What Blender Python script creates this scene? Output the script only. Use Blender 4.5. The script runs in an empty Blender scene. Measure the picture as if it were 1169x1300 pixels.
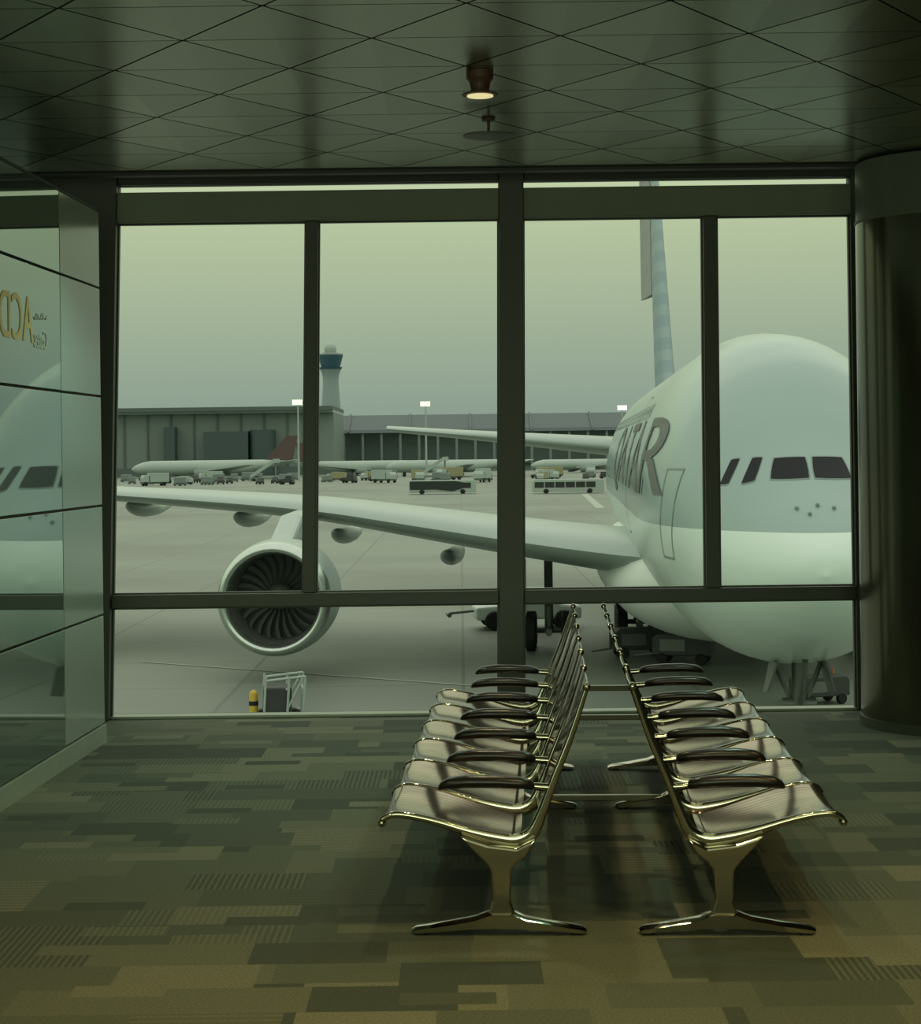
import bpy, bmesh, math, random
from mathutils import Vector, Matrix
from mathutils.bvhtree import BVHTree
random.seed(7)
S=bpy.context.scene
COL=S.collection
F=2300.0; H=1.68
HOR=575.0; ROLL=math.radians(0.72)
R=Matrix.Rotation(math.pi/2,3,'X')@Matrix.Rotation(-ROLL,3,'Z')
cd=bpy.data.cameras.new('camera'); cam=bpy.data.objects.new('camera',cd); COL.objects.link(cam)
cam.matrix_world=Matrix.Translation((0,0,H))@R.to_4x4()
cd.sensor_fit='VERTICAL'; cd.sensor_height=36; cd.lens=F/1300*36; cd.clip_start=.05; cd.clip_end=5000
cd.shift_y=-(650-HOR)/1300
S.camera=cam
try:
    S.view_settings.view_transform='Standard'; S.view_settings.look='None'
except Exception: pass
def ray(px,py): return R@Vector(((px-584.5)/F,-(py-HOR)/F,-1))
def atY(px,py,Y):
    d=ray(px,py); t=Y/d.y; return Vector((0,0,H))+d*t
def atZ(px,py,Z):
    d=ray(px,py); t=(Z-H)/d.z; return Vector((0,0,H))+d*t

# ---------------- materials
class NT:
    def __init__(s,m): s.t=m.node_tree; s.n=s.t.nodes; s.l=s.t.links
    def node(s,typ,**k):
        n=s.n.new(typ)
        for a,b in k.items(): setattr(n,a,b)
        return n
    def set(s,inp,v):
        if isinstance(v,bpy.types.NodeSocket): s.l.new(v,inp)
        else: inp.default_value=v
    def math(s,op,a,b=0,c=None):
        n=s.node('ShaderNodeMath',operation=op); s.set(n.inputs[0],a); s.set(n.inputs[1],b)
        if c is not None: s.set(n.inputs[2],c)
        return n.outputs[0]
    def comb(s,x,y,z=0):
        n=s.node('ShaderNodeCombineXYZ'); s.set(n.inputs[0],x); s.set(n.inputs[1],y); s.set(n.inputs[2],z); return n.outputs[0]
    def mix(s,f,a,b):
        n=s.node('ShaderNodeMix',data_type='RGBA'); s.set(n.inputs[0],f); s.set(n.inputs[6],a); s.set(n.inputs[7],b); return n.outputs[2]
def c4(c): return (c[0],c[1],c[2],1)
def mat(name,col,rough=.5,metal=0,var=.12,scale=6,emit=0,spec=None,bump=0):
    m=bpy.data.materials.new(name); m.use_nodes=True
    t=NT(m); b=t.n['Principled BSDF']
    tc=t.node('ShaderNodeTexCoord'); nz=t.node('ShaderNodeTexNoise'); nz.inputs['Scale'].default_value=scale; nz.inputs['Detail'].default_value=4
    t.l.new(tc.outputs['Object'],nz.inputs['Vector'])
    d=[max(0,x*(1-var)) for x in col]; l=[min(1,x*(1+var)) for x in col]
    t.l.new(t.mix(nz.outputs['Fac'],c4(d),c4(l)),b.inputs['Base Color'])
    b.inputs['Roughness'].default_value=rough; b.inputs['Metallic'].default_value=metal
    if spec is not None: b.inputs['IOR'].default_value=spec
    if emit:
        b.inputs['Emission Color'].default_value=c4(col); b.inputs['Emission Strength'].default_value=emit
    return m
M={}
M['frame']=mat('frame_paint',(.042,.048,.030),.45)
M['frame_pale']=mat('header_paint',(.14,.165,.10),.5)  # lighter olive for the header bands and column collar
M['soffit']=mat('soffit',(.03,.032,.02),.5)
M['dark']=mat('dark_wall',(.08,.075,.045),.6)
M['chrome']=mat('polished_aluminium',(.48,.45,.35),.12,1,.08,20)
M['chrome_dk']=mat('satin_aluminium',(.30,.29,.21),.28,1,.1,20)
M['black']=mat('black_polyurethane',(.010,.009,.007),.3)
M['base']=mat('baseboard_metal',(.44,.50,.41),.35,.1)
M['sill']=mat('sill_metal',(.22,.255,.19),.35,.2)
M['panel']=mat('pale_wall_panel',(.40,.47,.42),.16,0,.05,2,spec=1.5)
M['white']=mat('white_paint',(.68,.76,.70),.35,0,.04,.4)
M['tyre']=mat('tyre_rubber',(.012,.014,.012),.8)
M['steel']=mat('grey_steel',(.16,.18,.16),.45,.5)
M['wing']=mat('wing_grey',(.33,.41,.375),.32,.1,.06,.3)
M['cockpit']=mat('cockpit_glass',(.010,.014,.015),.2,spec=1.25)
M['blade']=mat('fan_blade_titanium',(.12,.14,.12),.5,.2)
M['lip']=mat('inlet_lip_metal',(.50,.57,.52),.25,.9)
M['burg']=mat('faded_burgundy_paint',(.315,.345,.315),.5)
M['rudder']=mat('rudder_paint',(.27,.29,.28),.5)
M['line']=mat('panel_line',(.21,.27,.25),.5)
M['orange']=mat('safety_orange',(.42,.13,.04),.5)
M['yellow']=mat('safety_yellow',(.5,.36,.04),.5)
M['busdark']=mat('bus_glass',(.02,.028,.024),.3)
M['gse']=mat('dark_equipment_paint',(.04,.048,.044),.5)
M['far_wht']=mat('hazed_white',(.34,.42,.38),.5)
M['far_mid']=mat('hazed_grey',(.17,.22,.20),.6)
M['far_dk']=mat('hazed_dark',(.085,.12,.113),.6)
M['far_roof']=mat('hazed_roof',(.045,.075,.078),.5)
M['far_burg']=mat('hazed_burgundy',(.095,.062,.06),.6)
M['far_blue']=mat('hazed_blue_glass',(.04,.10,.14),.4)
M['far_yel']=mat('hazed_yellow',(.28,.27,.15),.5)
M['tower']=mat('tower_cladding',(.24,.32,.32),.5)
M['lamp']=mat('floodlight_lens',(1,.95,.6),.5,emit=2.5)
M['sign_mirror']=mat('sign_reflection_yellow',(.45,.38,.12),.5,emit=.18)  # painted reflection of an unseen gate board, with a slight glow
M['sign_mirror2']=mat('sign_reflection_pale',(.40,.45,.33),.5,emit=.12)
M['bronze']=mat('dark_bronze_cladding',(.115,.115,.075),.17,.8,.3,1.5)
M['neck']=mat('column_neck',(.12,.14,.105),.35)
M['brown']=mat('brown_fixture',(.10,.05,.03),.5)
M['lens']=mat('lamp_lens',(1,.88,.45),.4,emit=.7)
M['mark']=mat('apron_marking',(.35,.4,.33),.7)

def seatmat():
    m=bpy.data.materials.new('ribbed_seat_metal'); m.use_nodes=True; t=NT(m); b=t.n['Principled BSDF']
    tc=t.node('ShaderNodeTexCoord'); sp=t.node('ShaderNodeSeparateXYZ'); t.l.new(tc.outputs['Object'],sp.inputs[0])
    w=t.math('SINE',t.math('MULTIPLY',sp.outputs['Y'],2*math.pi/.036))
    w=t.math('GREATER_THAN',w,.80)
    nz=t.node('ShaderNodeTexNoise'); nz.inputs['Scale'].default_value=7; t.l.new(tc.outputs['Object'],nz.inputs['Vector'])
    r=t.node('ShaderNodeMapRange'); r.inputs[1].default_value=.35; r.inputs[2].default_value=.65; t.l.new(nz.outputs['Fac'],r.inputs[0])
    base=t.mix(r.outputs[0],(.21,.12,.07,1),(.38,.24,.16,1))
    t.l.new(t.mix(t.math('MULTIPLY',w,.7),base,(.04,.022,.012,1)),b.inputs['Base Color'])
    b.inputs['Metallic'].default_value=.92; b.inputs['Roughness'].default_value=.11
    return m
M['seat']=seatmat()

def carpet():
    m=bpy.data.materials.new('patchwork_carpet'); m.use_nodes=True; t=NT(m); b=t.n['Principled BSDF']
    tc=t.node('ShaderNodeTexCoord'); sp=t.node('ShaderNodeSeparateXYZ'); t.l.new(tc.outputs['Object'],sp.inputs[0])
    X,Y=sp.outputs['X'],sp.outputs['Y']
    def layer(w,h,seed):
        row=t.math('FLOOR',t.math('DIVIDE',Y,h))
        wn=t.node('ShaderNodeTexWhiteNoise',noise_dimensions='2D'); t.l.new(t.comb(row,seed),wn.inputs['Vector'])
        col=t.math('FLOOR',t.math('ADD',t.math('DIVIDE',X,w),t.math('MULTIPLY',wn.outputs['Value'],9)))
        w2=t.node('ShaderNodeTexWhiteNoise',noise_dimensions='3D'); t.l.new(t.comb(col,row,seed),w2.inputs['Vector'])
        s2=t.node('ShaderNodeSeparateColor'); t.l.new(w2.outputs['Color'],s2.inputs[0])
        return s2.outputs[0],s2.outputs[1],s2.outputs[2]
    a=layer(.64,.48,1.3); c=layer(.46,.26,4.7); d=layer(.30,.12,8.1)
    def sel(f,p,q):
        return t.math('ADD',t.math('MULTIPLY',p,t.math('SUBTRACT',1,f)),t.math('MULTIPLY',q,f))
    f1=t.math('GREATER_THAN',c[2],.45); f2=t.math('GREATER_THAN',d[2],.87)
    tone=sel(f2,sel(f1,a[0],c[0]),d[0]); st=sel(f2,sel(f1,a[1],c[1]),d[1])
    ramp=t.node('ShaderNodeValToRGB'); ramp.color_ramp.interpolation='CONSTANT'
    e=ramp.color_ramp.elements; e[0].position=0; e[0].color=(.070,.088,.064,1); e[1].position=.26; e[1].color=(.098,.118,.084,1)
    for p,cc in ((.48,(.132,.150,.103,1)),(.68,(.172,.186,.124,1)),(.87,(.235,.238,.158,1))):
        q=e.new(p); q.color=cc
    t.l.new(tone,ramp.inputs[0])
    s1=t.math('GREATER_THAN',t.math('SINE',t.math('MULTIPLY',X,2*math.pi/.024)),.1)
    s2=t.math('GREATER_THAN',t.math('SINE',t.math('MULTIPLY',Y,2*math.pi/.045)),.2)
    k1=t.math('MULTIPLY',s1,t.math('GREATER_THAN',st,.86)); k2=t.math('MULTIPLY',s2,t.math('LESS_THAN',st,.12))
    col=t.mix(t.math('MULTIPLY',k1,.4),ramp.outputs[0],(.28,.28,.18,1))
    col=t.mix(t.math('MULTIPLY',k2,.35),col,(.06,.064,.04,1))
    nz=t.node('ShaderNodeTexNoise'); nz.inputs['Scale'].default_value=110; nz.inputs['Detail'].default_value=4; t.l.new(tc.outputs['Object'],nz.inputs['Vector'])
    r=t.node('ShaderNodeMapRange'); r.inputs[1].default_value=.3; r.inputs[2].default_value=.7; t.l.new(nz.outputs['Fac'],r.inputs[0])
    col=t.mix(t.math('MULTIPLY',r.outputs[0],.5),col,(.03,.034,.02,1))
    t.l.new(col,b.inputs['Base Color']); b.inputs['Roughness'].default_value=.95
    bp=t.node('ShaderNodeBump'); bp.inputs['Strength'].default_value=.5; bp.inputs['Distance'].default_value=.004; t.l.new(nz.outputs['Fac'],bp.inputs['Height']); t.l.new(bp.outputs[0],b.inputs['Normal'])
    return m
M['carpet']=carpet()

def ceilmat():
    m=bpy.data.materials.new('triangular_metal_ceiling'); m.use_nodes=True; t=NT(m); b=t.n['Principled BSDF']
    at=t.node('ShaderNodeAttribute'); at.attribute_name='tone'
    t.l.new(t.mix(at.outputs['Fac'],(.23,.265,.195,1),(.40,.45,.33,1)),b.inputs['Base Color'])  # facet shading is mixed into the base colour here
    b.inputs['Roughness'].default_value=.25; b.inputs['Metallic'].default_value=.55
    return m
M['ceil']=ceilmat()
M['void']=mat('ceiling_void',(.004,.004,.003),.9)
def mirrorglass():
    m=bpy.data.materials.new('mirrored_glass_panel'); m.use_nodes=True; t=NT(m); t.n.remove(t.n['Principled BSDF'])
    df=t.node('ShaderNodeBsdfDiffuse'); gl=t.node('ShaderNodeBsdfGlossy'); gl.inputs['Roughness'].default_value=.012
    tc=t.node('ShaderNodeTexCoord'); nz=t.node('ShaderNodeTexNoise'); nz.inputs['Scale'].default_value=1.2; t.l.new(tc.outputs['Object'],nz.inputs['Vector'])
    t.l.new(t.mix(nz.outputs['Fac'],(.12,.16,.145,1),(.15,.19,.17,1)),df.inputs[0]); gl.inputs[0].default_value=(.86,.96,.92,1)
    mx=t.node('ShaderNodeMixShader'); mx.inputs[0].default_value=.47
    t.l.new(df.outputs[0],mx.inputs[1]); t.l.new(gl.outputs[0],mx.inputs[2]); t.l.new(mx.outputs[0],t.n['Material Output'].inputs[0]); return m
M['wallglass']=mirrorglass()

def apron():
    m=bpy.data.materials.new('apron_concrete'); m.use_nodes=True; t=NT(m); b=t.n['Principled BSDF']
    tc=t.node('ShaderNodeTexCoord')
    def nz(s,d=5):
        n=t.node('ShaderNodeTexNoise'); n.inputs['Scale'].default_value=s; n.inputs['Detail'].default_value=d; t.l.new(tc.outputs['Object'],n.inputs['Vector']); return n.outputs['Fac']
    br=t.node('ShaderNodeTexBrick'); br.offset=0; t.l.new(tc.outputs['Object'],br.inputs['Vector'])
    br.inputs['Scale'].default_value=1; br.inputs['Brick Width'].default_value=7.5; br.inputs['Row Height'].default_value=7.5; br.inputs['Mortar Size'].default_value=.06
    br.inputs['Color1'].default_value=(.175,.205,.17,1); br.inputs['Color2'].default_value=(.20,.235,.19,1); br.inputs['Mortar'].default_value=(.10,.12,.095,1)
    r=t.node('ShaderNodeMapRange'); r.inputs[1].default_value=.42; r.inputs[2].default_value=.7; t.l.new(nz(.035,6),r.inputs[0])
    c=t.mix(t.math('MULTIPLY',r.outputs[0],.65),br.outputs[0],(.085,.105,.085,1))
    c=t.mix(t.math('MULTIPLY',nz(.8,3),.25),c,(.11,.13,.10,1))
    t.l.new(c,b.inputs['Base Color']); b.inputs['Roughness'].default_value=.55
    return m
M['apron']=apron()

def planemat():
    m=bpy.data.materials.new('airliner_livery'); m.use_nodes=True; t=NT(m); b=t.n['Principled BSDF']
    tc=t.node('ShaderNodeTexCoord'); sp=t.node('ShaderNodeSeparateXYZ'); t.l.new(tc.outputs['Object'],sp.inputs[0])
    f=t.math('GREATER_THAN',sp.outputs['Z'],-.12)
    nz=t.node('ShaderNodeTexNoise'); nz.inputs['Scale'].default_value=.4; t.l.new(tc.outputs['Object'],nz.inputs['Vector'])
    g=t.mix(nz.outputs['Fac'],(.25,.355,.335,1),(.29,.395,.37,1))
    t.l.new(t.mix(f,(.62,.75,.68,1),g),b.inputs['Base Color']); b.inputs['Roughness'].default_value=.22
    return m
M['livery']=planemat()
def finmat():
    m=bpy.data.materials.new('tail_fin_paint'); m.use_nodes=True; t=NT(m); b=t.n['Principled BSDF']
    tc=t.node('ShaderNodeTexCoord'); sp=t.node('ShaderNodeSeparateXYZ'); t.l.new(tc.outputs['Object'],sp.inputs[0])
    s=t.math('GREATER_THAN',t.math('SINE',t.math('MULTIPLY',sp.outputs['Z'],2*math.pi/1.3)),.1)
    t.l.new(t.mix(s,(.20,.30,.34,1),(.25,.35,.37,1)),b.inputs['Base Color']); b.inputs['Roughness'].default_value=.45
    return m
M['fin']=finmat()

# ---------------- mesh builder
class MB:
    def __init__(s): s.v=[]; s.f=[]
    def add(s,vs,fs):
        o=len(s.v); s.v+= [tuple(v) for v in vs]; s.f+=[[i+o for i in f] for f in fs]; return s
    def box(s,x0,x1,y0,y1,z0,z1):
        return s.add([(x0,y0,z0),(x1,y0,z0),(x1,y1,z0),(x0,y1,z0),(x0,y0,z1),(x1,y0,z1),(x1,y1,z1),(x0,y1,z1)],
          [[0,3,2,1],[4,5,6,7],[0,1,5,4],[1,2,6,5],[2,3,7,6],[3,0,4,7]])
    def loft(s,rings,closed=True,caps=True):
        n=len(rings[0]); vs=[p for r in rings for p in r]; fs=[]
        for i in range(len(rings)-1):
            for j in range(n if closed else n-1):
                k=(j+1)%n; fs.append([i*n+j,i*n+k,(i+1)*n+k,(i+1)*n+j])
        if caps and closed:
            fs.append(list(range(n))[::-1]); fs.append([(len(rings)-1)*n+j for j in range(n)])
        return s.add(vs,fs)
    def tube(s,pts,rad,n=12):
        pts=[Vector(p) for p in pts]; rr=rad if isinstance(rad,(list,tuple)) else [rad]*len(pts); rings=[]
        up=None
        for i,p in enumerate(pts):
            d=(pts[min(i+1,len(pts)-1)]-pts[max(i-1,0)]).normalized()
            if up is None: up=d.orthogonal().normalized()
            up=(up-d*up.dot(d)).normalized(); w=d.cross(up)
            rings.append([p+(up*math.cos(2*math.pi*j/n)+w*math.sin(2*math.pi*j/n))*rr[i] for j in range(n)])
        return s.loft(rings)
    def cyl(s,a,b,r,r2=None,n=20): return s.tube([a,b],[r,r if r2 is None else r2],n)
    def prism(s,poly,axis,a,b):
        def P(p,t):
            return {'y':(p[0],t,p[1]),'x':(t,p[0],p[1]),'z':(p[0],p[1],t)}[axis]
        n=len(poly); return s.add([P(p,a) for p in poly]+[P(p,b) for p in poly],
            [list(range(n)),[n+i for i in range(n)][::-1]]+[[i,(i+1)%n,n+(i+1)%n,n+i] for i in range(n)])
    def build(s,name,m,parent=None,smooth=False,bevel=0,angle=40,loc=None):
        me=bpy.data.meshes.new(name); me.from_pydata(s.v,[],s.f)
        bm=bmesh.new(); bm.from_mesh(me); bmesh.ops.recalc_face_normals(bm,faces=bm.faces[:]); bm.to_mesh(me); bm.free()
        me.materials.append(m if not isinstance(m,str) else M[m])
        o=bpy.data.objects.new(name,me); COL.objects.link(o)
        if smooth:
            for p in me.polygons: p.use_smooth=True
            try: me.set_sharp_from_angle(angle=math.radians(angle))
            except Exception: pass
        if bevel:
            b=o.modifiers.new('bevel','BEVEL'); b.width=bevel; b.segments=2; b.limit_method='ANGLE'
        if parent: o.parent=parent
        if loc: o.location=loc
        return o
def empty(name,loc,rz=0,label='',cat='',group=None):
    o=bpy.data.objects.new(name,None); COL.objects.link(o); o.location=loc; o.rotation_euler=(0,0,rz); o.empty_display_size=.2
    o['label']=label; o['category']=cat
    if group: o['group']=group
    return o
def struct(o,label=None):
    o['kind']='structure'
    if label: o['label']=label
    return o
def wheels(parent,xs,r,w,n=14,zc=None):
    for x in xs:
        for y in (-w,w):
            MB().tube([(x,y-.16,r),(x,y-.1,r),(x,y+.1,r),(x,y+.16,r)],[r*.85,r,r,r*.85],n).build('wheel','tyre',parent,True)
def copy_thing(src,loc,rz=None,scale=None):
    c=src.copy(); COL.objects.link(c); c.location=loc
    if rz is not None: c.rotation_euler=(0,0,rz)
    if scale: c.scale=(scale,)*3
    for k in [o for o in bpy.data.objects if o.parent==src]:
        kc=k.copy(); COL.objects.link(kc); kc.parent=c
    return c
def catmull(P,sub):
    out=[]; n=len(P)
    for i in range(n-1):
        p0,p1,p2,p3=P[max(i-1,0)],P[i],P[i+1],P[min(i+2,n-1)]
        for k in range(sub):
            t=k/sub
            out.append(tuple(.5*((2*b)+(-a+c)*t+(2*a-5*b+4*c-d)*t*t+(-a+3*b-3*c+d)*t**3) for a,b,c,d in zip(p0,p1,p2,p3)))
    out.append(tuple(P[-1])); return out

# ---------------- room
YW=11.62; LEAN=.075
def yy(z): return YW+LEAN*z
def xs_(z): return .0134*(1.7-z)*-1
def W(px,py):
    z=1.7
    for _ in range(5):
        p=atY(px,py,yy(z)); z=p.z
    return p
CZ=3.42
fl=MB().box(-6,7,-6,11.85,-.25,0).build('floor','carpet'); struct(fl,'patchwork olive carpet floor')
cm=MB(); facet_shading=[]
bx,by,dx,dy=.44,7.58,.79,.57
for r in range(-24,7):
    y0=by+r*dy; y1=y0+dy
    if y1>11.3: continue
    for k in range(-18,20):
        off=(r%2)*dx/2
        xa=bx+k*dx+off-.0; xb=xa+dx; xm=xa+dx/2
        for q_,tri in enumerate((((xa,y0),(xb,y0),(xm,y1)),((xb,y0),(xb+dx/2,y1),(xm,y1)))):
            cx=sum(p[0] for p in tri)/3; cy=sum(p[1] for p in tri)/3
            if cx<-5.8 or cx>6.8: continue
            vs=[(cx+(p[0]-cx)*.974,cy+(p[1]-cy)*.98,CZ) for p in tri]
            a_,b_,c_=vs
            if q_==0: md=((a_[0]*.5+b_[0]*.5),a_[1],CZ); fa=[(a_,md,c_),(md,b_,c_)]
            else: md=((b_[0]*.5+c_[0]*.5),b_[1],CZ); fa=[(a_,b_,md),(a_,md,c_)]
            for j,ff in enumerate(fa):
                cm.add(list(ff),[[0,1,2]]); facet_shading.append(min(1,max(0,random.gauss(.25 if (j+q_)%2 else .6,.12))))  # panels are flat; the shading of folded facets is painted as alternating halves
me=bpy.data.meshes.new('ceiling'); me.from_pydata(cm.v,[],cm.f)
bm=bmesh.new(); bm.from_mesh(me)
for f in bm.faces:
    f.normal_update()
    if f.normal.z>0: f.normal_flip()
bm.to_mesh(me); bm.free()
a=me.attributes.new('tone','FLOAT','FACE'); a.data.foreach_set('value',facet_shading)
me.materials.append(M['ceil']); ce=bpy.data.objects.new('ceiling',me); COL.objects.link(ce); struct(ce,'suspended ceiling of dark triangular metal panels')
struct(MB().box(-6,7,-6,11.12,CZ+.006,CZ+.25).build('ceiling_void','void'),'dark void above the ceiling panels')
struct(MB().box(-6,7,11.12,11.22,CZ-.012,CZ+.06).build('trim_1','soffit',bevel=.004),'dark ceiling edge trim')
struct(MB().box(-6,7,11.22,12.3,3.70,3.85).build('ceiling_recess','soffit'))
struct(MB().box(6.9,7.1,-6,12,-.2,3.8).build('wall_right','dark')); struct(MB().box(-6,7,-6.2,-6,-.2,3.8).build('wall_back','dark'))

def member(n,x0,x1,z0,z1,m='frame',d0=-.07,d1=.07,label='dark aluminium window frame member'):
    b=MB(); vs=[]
    for (x,y,z) in [(x0,d0,z0),(x1,d0,z0),(x1,d1,z0),(x0,d1,z0),(x0,d0,z1),(x1,d0,z1),(x1,d1,z1),(x0,d1,z1)]:
        vs.append((x+xs_(z),yy(z)+y,z))
    b.add(vs,[[0,3,2,1],[4,5,6,7],[0,1,5,4],[1,2,6,5],[2,3,7,6],[3,0,4,7]])
    return struct(b.build('trim_%d'%n,m,bevel=.006),label)
def WX(px,py):
    p=W(px,py); return p.x-xs_(p.z)
XL=(WX(150,300)+WX(142,890))/2; XR=(WX(1077,300)+WX(1087,890))/2
xm0=(WX(630,400)+WX(636,800))/2; xm1=(WX(662,400)+WX(667,800))/2
a0,a1=WX(387,515),WX(403,515); b0,b1=WX(893,510),WX(911,510)
zt0=W(615,766).z; zt1=W(615,749).z; zh0=W(615,279).z; zh1=W(615,241).z; zs=W(615,231).z
zb=W(615,907).z
struct(MB().box(-6,XL-.5,11.55,11.95,-.2,3.72).build('wall_front','panel'))
struct(MB().box(XR+.9,7,11.55,11.95,-.2,3.72).build('wall_front_right','dark'))
member(2,XL-.5,XL,-.0,3.70,d0=-.10,label='dark window jamb')
member(3,XR,XR+.9,0,3.70,d0=-.05)
member(4,xm0,xm1,0,3.70,d0=-.10,d1=.10,label='wide central dark mullion')
member(5,a0,a1,zt1,zh0); member(6,b0,b1,zt1,zh0)
member(7,XL,xm0,zt0,zt1,d0=-.07); member(8,xm1,XR,zt0,zt1,d0=-.07)
member(9,XL,xm0,zh0,zh1,'frame_pale',d0=-.08); member(10,xm1,XR,zh0,zh1,'frame_pale',d0=-.08)
member(11,XL,xm0,zs,3.70,d0=-.07); member(12,xm1,XR,zs,3.70,d0=-.07)
member(13,XL,XR,0,max(zb,.02),'sill',d0=-.04,d1=.08,label='pale metal window sill')
k=1
for x0,x1,z0,z1 in ((XL,a0,zt1,zh0),(a1,xm0,zt1,zh0),(xm1,b0,zt1,zh0),(b1,XR,zt1,zh0),(XL,xm0,zb,zt0),(xm1,XR,zb,zt0),(XL,xm0,zh1,zs),(xm1,XR,zh1,zs)):
    w_=.010 if k<7 else .003; mb=MB()
    for (p0,p1,q0,q1) in ((x0,x1,z0,z0+w_),(x0,x1,z1-w_,z1),(x0,x0+w_,z0+w_,z1-w_),(x1-w_,x1,z0+w_,z1-w_)):
        vs=[]
        for (x,y,z) in [(p0,-.02,q0),(p1,-.02,q0),(p1,.02,q0),(p0,.02,q0),(p0,-.02,q1),(p1,-.02,q1),(p1,.02,q1),(p0,.02,q1)]:
            vs.append((x+xs_(z),yy(z)+y,z))
        mb.add(vs,[[0,3,2,1],[4,5,6,7],[0,1,5,4],[1,2,6,5],[2,3,7,6],[3,0,4,7]])
    struct(mb.build('window_%d'%k,'frame'),'dark gasket frame of one window pane'); k+=1

# left wall
LW=bpy.data.objects.new('wall_left',None); COL.objects.link(LW); LW.location=(-2.12,10.7,0); LW.rotation_euler=(0,0,-math.atan(.048)); struct(LW,'glossy glass-panelled side wall')
zr=[.11,.752,1.395,2.04,2.68]
ZT=3.13
MB().box(-.25,-.03,-16,0,0,ZT).build('wall_core','dark',LW)['kind']='structure'
MB().box(-.27,.004,-16,0,ZT,ZT+.015).build('wall_cap','frame',LW)['kind']='structure'
ys=[0,-.87,-2.9,-4.9,-6.9,-8.9]
for j in range(len(ys)-1):
    zz_=zr+[ZT+.006]
    for i in range(len(zz_)-1):
        o=MB().box(-.03,0,ys[j+1]+.006,ys[j]-(.0 if j==0 else .006),zz_[i]+.007,zz_[i+1]-.007).build('wall_panel','panel' if j==0 else 'wallglass',LW,bevel=.002)
        o['kind']='structure'
MB().box(-.03,.012,-16,.0,0,.105).build('baseboard_left','base',LW)['kind']='structure'
def text(body,size,m,name,font_space=1):
    cu=bpy.data.curves.new(name,'FONT'); cu.body=body; cu.size=size; cu.extrude=.0008; cu.space_character=font_space
    o=bpy.data.objects.new(name,cu); COL.objects.link(o)
    dg=bpy.context.evaluated_depsgraph_get(); me=bpy.data.meshes.new_from_object(o.evaluated_get(dg)); bpy.data.objects.remove(o)
    me.materials.clear(); me.materials.append(m); return me
LWm=Matrix.Translation(LW.location)@Matrix.Rotation(LW.rotation_euler.z,4,'Z')
def wallpt(px,py):
    d=ray(px,py); n=Vector((1,-.048,0)); p0=Vector((-2.12,10.7,0)); c=Vector((0,0,H))
    t=(p0-c).dot(n)/d.dot(n); p=c+d*t
    return (LWm.inverted()@p)
def decal(body,px0,px1,py0,py1,m,name):
    me=text(body,1,m,name)
    xs=[v.co.x for v in me.vertices]; zs=[v.co.y for v in me.vertices]
    A=wallpt(px0,py1); B=wallpt(px1,py0)
    for v in me.vertices:
        u=(v.co.x-min(xs))/(max(xs)-min(xs)); w=(v.co.y-min(zs))/(max(zs)-min(zs))
        v.co=(.003+v.co.z, B.y+(A.y-B.y)*u, A.z+(B.z-A.z)*w)
    o=bpy.data.objects.new(name,me); COL.objects.link(o); o.parent=LW; o['kind']='structure'; return o
decal('ACD',-1,41,378,427,M['sign_mirror'],'gate_reflection')  # mirror image of a gate board, laid on the glass as glowing letters
decal('Gates',43,59,421,441,M['sign_mirror2'],'gates_reflection')
mb=MB()
for q in range(5):
    p=wallpt(43+q*3.4,403); mb.tube([(.004,p.y,p.z+.02*(q%2)),(.004,p.y+.018,p.z-.008),(.004,p.y+.035,p.z+.012)],.0035,6)
o=mb.build('arabic_reflection','sign_mirror2',LW); o['kind']='structure'  # strokes standing in for the reflected Arabic word

# column
cx=(1088-584)/F*11.05+.55
c=empty('column',(cx,10.98,0),0,'round dark bronze-clad structural column beside the window','column')
n=64
MB().cyl((0,0,.06),(0,0,3.04),.55,n=n).build('column_cladding','bronze',c,True)
MB().cyl((0,0,0),(0,0,.06),.56,n=n).build('column_base','frame',c,True)
MB().cyl((0,0,3.04),(0,0,3.055),.556,n=n).build('column_collar','frame_pale',c,True)
MB().cyl((0,0,3.055),(0,0,3.40),.548,n=n).build('column_neck','neck',c,True)

# ceiling fixtures
p=atZ(609,90,CZ)
d=empty('ceiling_downlight',(p.x,p.y,CZ-.002),0,'small brown surface-mounted ceiling downlight, switched on','ceiling light')
MB().loft([[(math.cos(t*.3927)*r,math.sin(t*.3927)*r,z) for t in range(16)] for r,z in ((.062,0),(.062,-.035),(.048,-.05),(.042,-.085),(.05,-.10),(.082,-.104),(.082,-.110))]).build('housing','brown',d,True)
MB().cyl((0,0,-.111),(0,0,-.115),.060,n=24).build('lens','lens',d)
p=atZ(620,150,CZ)
d=empty('ceiling_speaker_disc',(p.x,p.y,CZ-.002),0,'flat round dark disc hanging from the ceiling on a short stem','ceiling fixture')
MB().cyl((0,0,0),(0,0,-.012),.035,n=24).build('mount','brown',d); MB().cyl((0,0,-.01),(0,0,-.075),.008,n=12).build('stem','brown',d)
MB().loft([[(math.cos(t*.19635)*r,math.sin(t*.19635)*r,z) for t in range(32)] for r,z in ((.03,-.072),(.135,-.088),(.135,-.092),(.12,-.095))]).build('disc','frame',d,True)

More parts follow.
